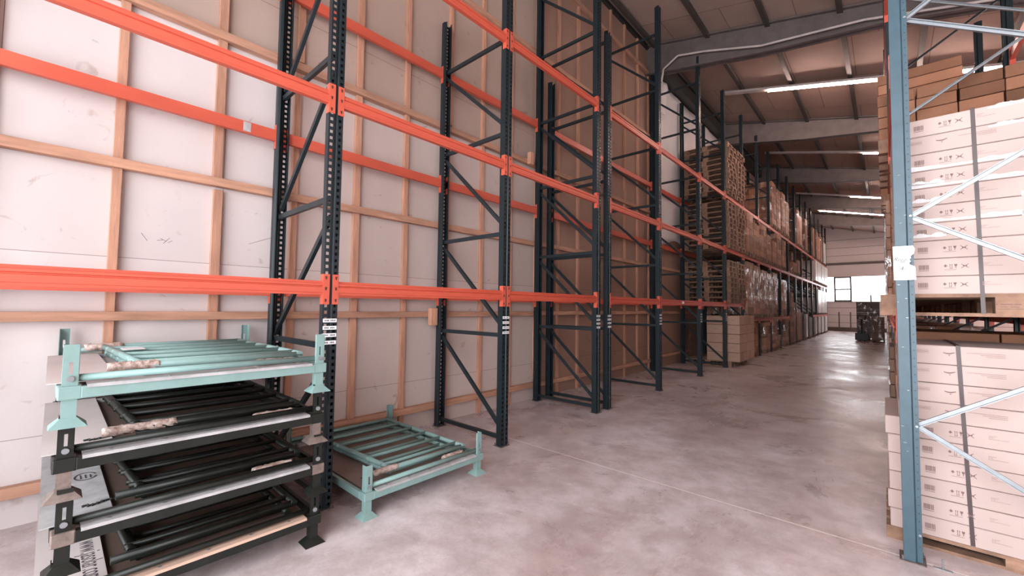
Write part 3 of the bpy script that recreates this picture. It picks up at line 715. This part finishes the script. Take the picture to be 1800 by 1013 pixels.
# bay 1..: (bay, slot, level, material, film, layers, layer height)
for a in [(1, 0, 0, 'carton_dim', None, 5, .2), (1, 1, 0, 'carton', None, 5, .2), (2, 0, 0, 'carton_dim', None, 5, .2), (2, 1, 0, 'carton', 'film', 8, .135),
          (3, 0, 0, 'carton', 'film', 8, .135), (3, 1, 0, 'carton', 'film', 2, .2), (4, 0, 0, 'carton_dim', None, 5, .22), (4, 1, 0, 'carton', 'film', 9, .12), (5, 0, 0, 'carton', None, 10, .22), (5, 1, 0, 'carton', 'film', 11, .16),
          (6, 0, 0, 'carton', 'film', 9, .16), (6, 1, 0, 'carton', 'film', 8, .16), (7, 0, 0, 'bin', None, 6, .2), (7, 1, 0, 'carton', 'white', 6, .2), (8, 0, 0, 'bin', 'film', 5, .2), (8, 1, 0, 'bin', None, 5, .2),
          (9, 0, 0, 'bin', None, 5, .2), (9, 1, 0, 'carton', 'white', 5, .2), (10, 0, 0, 'carton_dim', 'film', 5, .2), (10, 1, 0, 'carton', 'white', 5, .2), (11, 0, 0, 'carton', 'white', 5, .2), (11, 1, 0, 'carton', 'white', 5, .2), (12, 0, 0, 'carton', 'white', 5, .2), (12, 1, 0, 'carton', 'white', 5, .2),
          (1, 0, 1, 'carton', 'film', 8, .2), (1, 1, 1, 'carton', 'film', 8, .195), (2, 0, 1, 'carton', 'film', 9, .165), (2, 1, 1, 'carton', 'film', 9, .16), (3, 0, 1, 'carton', 'film', 9, .17), (3, 1, 1, 'carton_dim', 'film', 8, .17),
          (4, 0, 1, 'carton', 'film', 8, .17), 
          (10, 0, 1, 'carton', 'white', 7, .2), (10, 1, 1, 'carton', 'white', 7, .2), (11, 0, 1, 'carton', 'white', 7, .2), (11, 1, 1, 'carton', 'white', 7, .2), (12, 0, 1, 'carton', 'white', 7, .2),
          (1, 0, 2, 'carton', 'film', 5, .24), (1, 1, 2, 'carton', 'film', 5, .2), (2, 0, 2, 'carton', 'film', 6, .19), (2, 1, 2, 'carton', 'film', 5, .18), (3, 0, 2, 'carton', None, 4, .2), (3, 1, 2, 'carton', 'film', 6, .2), (4, 0, 2, 'carton', None, 5, .22),
          (5, 1, 2, 'carton', 'film', 2, .2), (6, 0, 2, 'carton', None, 3, .2), (6, 1, 2, 'carton_dim', None, 5, .22), (8, 0, 2, 'carton_dim', None, 5, .22), (9, 1, 2, 'carton', 'white', 6, .2), (10, 0, 2, 'carton', 'white', 6, .2), (10, 1, 2, 'carton', 'white', 6, .2), (11, 0, 2, 'carton', 'white', 6, .2), (11, 1, 2, 'carton', 'white', 6, .2), (12, 0, 2, 'carton', 'white', 6, .2), (12, 1, 2, 'carton', 'white', 6, .2),
          (3, 0, 3, 'carton', 'film', 8, .2), (3, 1, 3, 'carton', 'film', 8, .19), (4, 0, 3, 'carton', 'film', 8, .2), (4, 1, 3, 'carton', 'film', 7, .2),
          (6, 0, 3, 'carton', 'film', 8, .2), (6, 1, 3, 'carton', 'film', 7, .2), (7, 1, 3, 'carton', 'film', 8, .2), (8, 0, 3, 'carton_dim', 'film', 7, .2), (9, 0, 3, 'carton', 'film', 8, .2), (10, 0, 3, 'carton', 'film', 8, .2), (10, 1, 3, 'carton', 'film', 7, .2), (11, 0, 3, 'carton', 'film', 8, .2), (12, 0, 3, 'carton', 'white', 7, .2)]:
    pl(*a)
# right row loads
def pr_(bay, slot, z, m, film, nz, ch, lev, w=1.18, nx=2, ny=1, x=CX0+.59, detail=None, d=.8, dy=0):
    a, bb = RY[bay], RY[bay+1]; y = a+.1+(bb-a-.2)*(.25 if slot == 0 else .75)+dy
    wr = {'film': 'film-wrapped', 'white': 'white-wrapped', None: 'unwrapped'}[film]
    lb = f'{wr} carton load {levn[lev]}, {ORD[bay]} bay of the carton rack, {("near", "far")[slot]} half'
    return load(x, y, z, w, d, nx, ny, nz, ch, m, film, lb, 'carton loads in the carton rack', detail=(bay < 5) if detail is None else detail)
pr_(0, 1, 0, 'carton', None, 10, .1242, 0, nx=2, d=.78, dy=.06, x=.63); pr_(0, 1, 1.516, 'carton', None, 10, .1188, 1, nx=2, d=.78, dy=.06, x=.63)
pr_(1, 0, 3.205, 'carton', None, 4, .119, 2, nx=4); pr_(1, 1, 3.205, 'carton', None, 9, .119, 2, w=.72, nx=1, x=CX0+.36)
pr_(2, 1, 3.205, 'carton', None, 9, .119, 2, nx=2)
for bay in range(1, 16):
    for slot in (0, 1):
        r = random.Random(bay*5+slot)
        pr_(bay, slot, 0, r.choice(['carton', 'carton_dim']), r.choice(['film', 'film', None]), r.randint(7, 9), .13, 0, x=.62-r.uniform(0, .03))
        pr_(bay, slot, 1.516, r.choice(['carton', 'carton_dim']), r.choice(['film', 'film', None]), r.randint(8, 10), .13, 1, x=.62-r.uniform(0, .03))
        if bay > 2: pr_(bay, slot, 3.205, r.choice(['carton', 'carton_dim']), 'film', r.randint(6, 8), .13, 2, x=.62-r.uniform(0, .03))
        if bay > 4: pr_(bay, slot, 4.675, r.choice(['carton', 'carton_dim']), 'film', r.randint(5, 8), .13, 3, x=.62-r.uniform(0, .03))

# goods at the end of the aisle and a pallet truck
load(-.73, 29.1, 0, .92, 1.2, 2, 2, 10, .19, 'bin', 'film', 'tall dark film-wrapped load standing in the aisle behind the pallet truck', detail=True)
load(-.33, 27.4, 0, .5, .8, 1, 1, 8, .14, 'carton_dim', 'film', 'low film-wrapped load beside the tall dark load in the aisle', detail=True)
e = tag(empty('pallet_truck', (-.95, 27.9, 0)), 'black hand pallet truck standing in the aisle before the tall dark load', 'pallet truck')
for s in (-1, 1): MB().box(s*.19-.08, s*.19+.08, -.2, .42, .05, .12).build('fork', 'black', e, bevel=.01)
MB().box(-.27, .27, -.32, -.16, .06, .42).box(-.14, .14, -.36, -.2, .4, .55).build('pump_body', 'black', e, bevel=.02)
MB().tube((0, -.34, .4), (0, -.42, 1.12), .025, 10).build('handle_bar', 'black', e, smooth=True)
b = MB(); b.tube((-.15, -.42, 1.12), (.15, -.42, 1.12), .018, 8); b.tube((-.15, -.42, 1.12), (-.15, -.45, 1.32), .018, 8); b.tube((.15, -.42, 1.12), (.15, -.45, 1.32), .018, 8); b.tube((-.17, -.45, 1.32), (.17, -.45, 1.32), .022, 8); b.build('grip', 'black', e)
for s in (-1, 1): MB().tube((s*.09-.03, -.3, .09), (s*.09+.03, -.3, .09), .09, 16).build('wheel', 'dark', e)
e = tag(empty('guard_rail', (-2.3, 39.6, 0)), 'low grey rail with two thin posts before the far wall', 'rail')
for x in (-.35, .32): MB().tube((x, 0, .02), (x, 0, 1.45), .04, 8).build('post', 'rafter', e)
MB().box(-.7, .75, -.06, .06, 0, .16).build('base_beam', 'brownboard', e)
b = MB().tube((0, 0, 0), (0, 0, .35), .03, 8); b = b.build('short_pole', 'dark', loc=(-.6, 29.1, 2.052)); tag(b, 'short dark pole upright on top of the tall dark load in the aisle', 'pole')
# wooden blocks wedged at the wall posts
for (y, z, h, lb) in ((10.08, 5.05, .5, 'wooden board piece fixed high beside the dark wall column'), (10.08, 2.8, .3, 'short wooden block beside the dark wall column at mid height'), (10.1, .35, .3, 'short wooden block low beside the dark wall column'),
                      (3.36, 1.40, .22, 'short wooden block on the wall rail behind the frame next to the floor stillage'), (5.30, 4.0, .2, 'short wooden block on the wall behind the paired frames')):
    tag(MB().box(0, .07, -.05, .05, -h/2, h/2).build('wood_block', 'stud', loc=(STX+.031 if y < 10 else WX+.25, y-.07, z), bevel=.004), lb, 'wood block')

# ------------------------------------------------------------------ stillages
def crumple(p, q, r, n, seed):
    "crumpled tape sleeve around a tube end"
    R_ = random.Random(seed); p = Vector(p); q = Vector(q); d = (q-p); ln = d.length; d.normalize(); a = d.orthogonal().normalized(); bb = d.cross(a)
    b = MB(); k = 14; rings = []
    for i in range(n+1):
        c = p+d*ln*i/n
        for j in range(k):
            rr = r*(R_.uniform(.85, 1.22) if 0 < i < n else .95); b.v.append(tuple(c+(a*cos(2*pi*j/k)+bb*sin(2*pi*j/k))*rr+d*R_.uniform(-.006, .006)))
    for i in range(n):
        for j in range(k): b.f.append((i*k+j, i*k+(j+1) % k, (i+1)*k+(j+1) % k, (i+1)*k+j))
    b.f.append(tuple(range(k))[::-1]); b.f.append(tuple(n*k+j for j in range(k)))
    return b
def foot(b, sx, sy):
    "flared bell foot below a corner post, opening at z=0"
    w0, w1 = .027, .052
    b.quadbox([(-w1, -w1, .012), (w1, -w1, .012), (w1, w1, .012), (-w1, w1, .012), (-w0, -w0, .04), (w0, -w0, .04), (w0, w0, .04), (-w0, w0, .04)])
    b.quadbox([(-w1-.01, -w1-.01, .0), (w1+.01, -w1-.01, .0), (w1+.01, w1+.01, .0), (-w1-.01, w1+.01, .0), (-w1, -w1, .013), (w1, -w1, .013), (w1, w1, .013), (-w1, w1, .013)])
def stillage(x0, x1, y0, y1, zb, paint, label, seed, rot=0, edge='trimgrey', deck='brownboard', boards=True, ghost=False, foot_paint=None, off=(0, 0)):
    "x0..x1, y0..y1 corner-post centres; zb height of the foot sole"
    cx, cy = (x0+x1)/2, (y0+y1)/2; W, D = (x1-x0)/2, (y1-y0)/2
    e = tag(empty('stillage', (cx+off[0], cy+off[1], zb), rot), label, 'stillage')
    R_ = random.Random(seed); rz0, rz1 = .126, .180
    fp = foot_paint or paint
    for sx in (-1, 1):
        for sy in (-1, 1):
            X, Y = sx*W, sy*D
            b = MB()      # channel post open towards the middle, above the rim; with slot
            h0, h1 = .182, .372; t = .004; w = .025
            ox = sx
            b.box(X+sx*w-t/2, X+sx*w+t/2, Y-w, Y-.006, h0, h1); b.box(X+sx*w-t/2, X+sx*w+t/2, Y+.006, Y+w, h0, h1)
            b.box(X+sx*w-t/2, X+sx*w+t/2, Y-.006, Y+.006, h0, h0+.055); b.box(X+sx*w-t/2, X+sx*w+t/2, Y-.006, Y+.006, h0+.11, h1)
            b.box(min(X-sx*w, X+sx*w), max(X-sx*w, X+sx*w), Y+sy*w-t/2, Y+sy*w+t/2, h0, h1)
            b.box(min(X+sx*w*.45, X+sx*w), max(X+sx*w*.45, X+sx*w), Y-sy*w-t/2, Y-sy*w+t/2, h0, h1)
            p = b.build('corner_post', paint, e)
            q = MB().tube((X+sx*(w-.004), Y, h0+.034), (X+sx*(w+.010), Y, h0+.034), .013, 12); q.build('bolt', 'galv', p)
            lg = MB().box(-w, w, -w, w, .035, .126); foot(lg, sx, sy)
            lg.build('leg', fp, e, loc=(X, Y, 0))
            cb = MB().box(-.04, .04, -.04, .04, rz0-.004, rz1+.004); cb.build('corner_socket', paint if seed != 2 else 'rust', e, loc=(X, Y, 0), bevel=.006)
    # rim
    for sx in (-1, 1):
        MB().box(sx*(W+.028)-.014, sx*(W+.028)+.014, -D+.036, D-.036, rz0, rz1).build('rim', paint, e, bevel=.003)
    for sy in (-1, 1):
        MB().box(-W+.036, W-.036, sy*(D+.028)-.014, sy*(D+.028)+.014, rz0, rz1).build('rim', paint, e, bevel=.003)
    MB().box(-W+.02, W-.02, -D+.02, D-.02, rz0+.02, rz0+.038).build('deck', deck, e)
    # worn edge strip on top of the front rim with screws
    sp = MB().box(W-.055, W+.046, -D+.055, D-.055, rz1, rz1+.008).box(W+.042, W+.048, -D+.055, D-.055, rz1-.007, rz1+.004)
    ed = sp.build('edge_strip', edge, e)
    sc = MB()
    for k in range(5): y = -D+.15+k*(2*D-.3)/4; sc.tube((W+.01, y, rz1+.008), (W+.01, y, rz1+.0105), .008, 8)
    sc.build('screw', 'galv', ed)
    MB().box(-W+.05, -W+.11, -D+.05, D-.05, rz1-.03, rz1+.004).build('edge_strip', edge, e)
    # fixed tubes between the posts along the two long sides
    for sx in (-1, 1): MB().tube((sx*W, -D+.02, .216), (sx*W, D-.02, .216), .017, 12).build('side_tube', paint, e, smooth=True)
    # lying side grids: long tubes along Y, cross tubes along X
    gz = .238
    for g in range(2):
        z = gz-g*.045; yA, yB = -D+.20+g*.02, D-.075-g*.04
        sk = R_.uniform(-.01, .01); cr = MB(); cr2 = MB()
        cr.tube((-W+.06, yA, z), (W-.17, yA+.07+sk, z), .02, 10); cr2.tube((-W+.06, yB, z), (W-.11, yB, z), .02, 10)
        nb = 6; lt = MB()
        for k in range(nb):
            x = -W+.1+k*(2*W-.32)/(nb-1)+g*.05
            lt.tube((x, yA-.02+.07*k/nb, z+.006), (x, yB+.01, z+.006), .0145, 10)
        gp = cr.build('lying_grid_end_tube', paint, e, smooth=True); cr2.build('lying_grid_end_tube', paint, e, smooth=True); lt.build('grid_tube', paint, gp, smooth=True)
    ft = MB().tube((W-.13, -D+.18, .236), (W-.13, D-.06, .232), .021, 12); ft.build('grid_tube', paint, e, smooth=True)
    if seed in (3, 4, 5): crumple((W-.13, -D+.13, .238), (W-.13, -D+(.33 if seed != 3 else .42), .238), .023, 18, seed*3).build('tape_sleeve', 'wrap_tape', e, smooth=True)
    if seed != 1: crumple((W-.075, D-.34, .205), (W-.075, D-.12, .203), .021, 16, seed*3+1).build('tape_sleeve', 'wrap_tape', e, smooth=True)
    if seed in (4, 5): crumple((-W+.1, -D+.10, .240), (-W+.1, -D+.30, .240), .024, 16, seed*3+2).build('tape_sleeve', 'wrap_tape', e, smooth=True)
    # short chain at the end
    ch = MB()
    for k in range(7):
        y = -D+.07+k*.017; xx = W-.22+.012*sin(k); ch.bar((xx-.008, y-.003, .193), (xx+.004, y+.02, .196), .006, .006); ch.bar((xx+.008, y-.003, .193), (xx-.004, y+.02, .196), .006, .006)
    if seed != 1: ch.build('chain', 'dark', e)
    return e
SX0, SX1, SY0, SY1 = -4.36, -2.80, .072, 1.195
st = []
st.append(stillage(SX0, SX1, SY0, SY1, 0.0, 'olive', 'bottom black stillage of the tall stack, standing on the floor with pale lettered board', 1, edge='lightwood', deck='brownboard', off=(.0, .0)))
st.append(stillage(SX0, SX1, SY0, SY1, .322, 'olive', 'second black stillage from the floor in the tall stack, with grey edge strip', 2, off=(.008, .004), rot=.002))
st.append(stillage(SX0, SX1, SY0, SY1, .647, 'olive', 'third black stillage from the floor, directly beneath the mint green one', 3, off=(.0, .0), rot=-.003, foot_paint='rust'))
st.append(stillage(SX0, SX1, SY0, SY1, .972, 'mint', 'mint green stillage on top of the tall stack of black ones', 4, deck='sheet', off=(.006, .0)))
stillage(-4.34, -2.845, 1.60, 2.70, 0.0, 'mint', 'mint green stillage standing alone on the floor beside the rack frame', 5, deck='greybrown', edge='trimgrey')
# boards lying at the near end of each stillage
W_, D_ = (SX1-SX0)/2, (SY1-SY0)/2
for k, (e, m) in enumerate(zip(st, ('sheet', 'trimgrey', 'sheet', 'sheet'))):
    MB().box(-W_+.05, W_-.06, -D_-.075, -D_+.17, .186, .190).build('lining_board', m, e)
    MB().box(-W_+.1, W_-.02, -D_-.055, -D_-.051, .20, .36).build('end_sheet', 'trimgrey' if k < 3 else 'sheet', e) if k < 0 else None
t = text('lettering', 'www.jasolar.com', .115, 'ink', st[0], Matrix.Translation((.44, -D_+.122, .1905)), 0, .61)
# oval mark on the board above
b = MB()
for i in range(24):
    if i in (5, 6): continue
    a0, a1 = 2*pi*i/24, 2*pi*(i+1)/24; b.bar((.07*cos(a0), .045*sin(a0), 0), (.07*cos(a1), .045*sin(a1), 0), .008, .0006)
for k, yy in enumerate((-.02, 0, .02)): b.bar((-.04+.01*k, yy, 0), (.04, yy, 0), .006, .0006)
b.build('printed_mark', 'ink', st[1], loc=(.05, -D_+.10, .1915))
b = MB().box(-.08, .08, -.055, .055, 0, .002).build('paper_slip', 'paper', st[3], loc=(-.12, -D_+.30, .262))
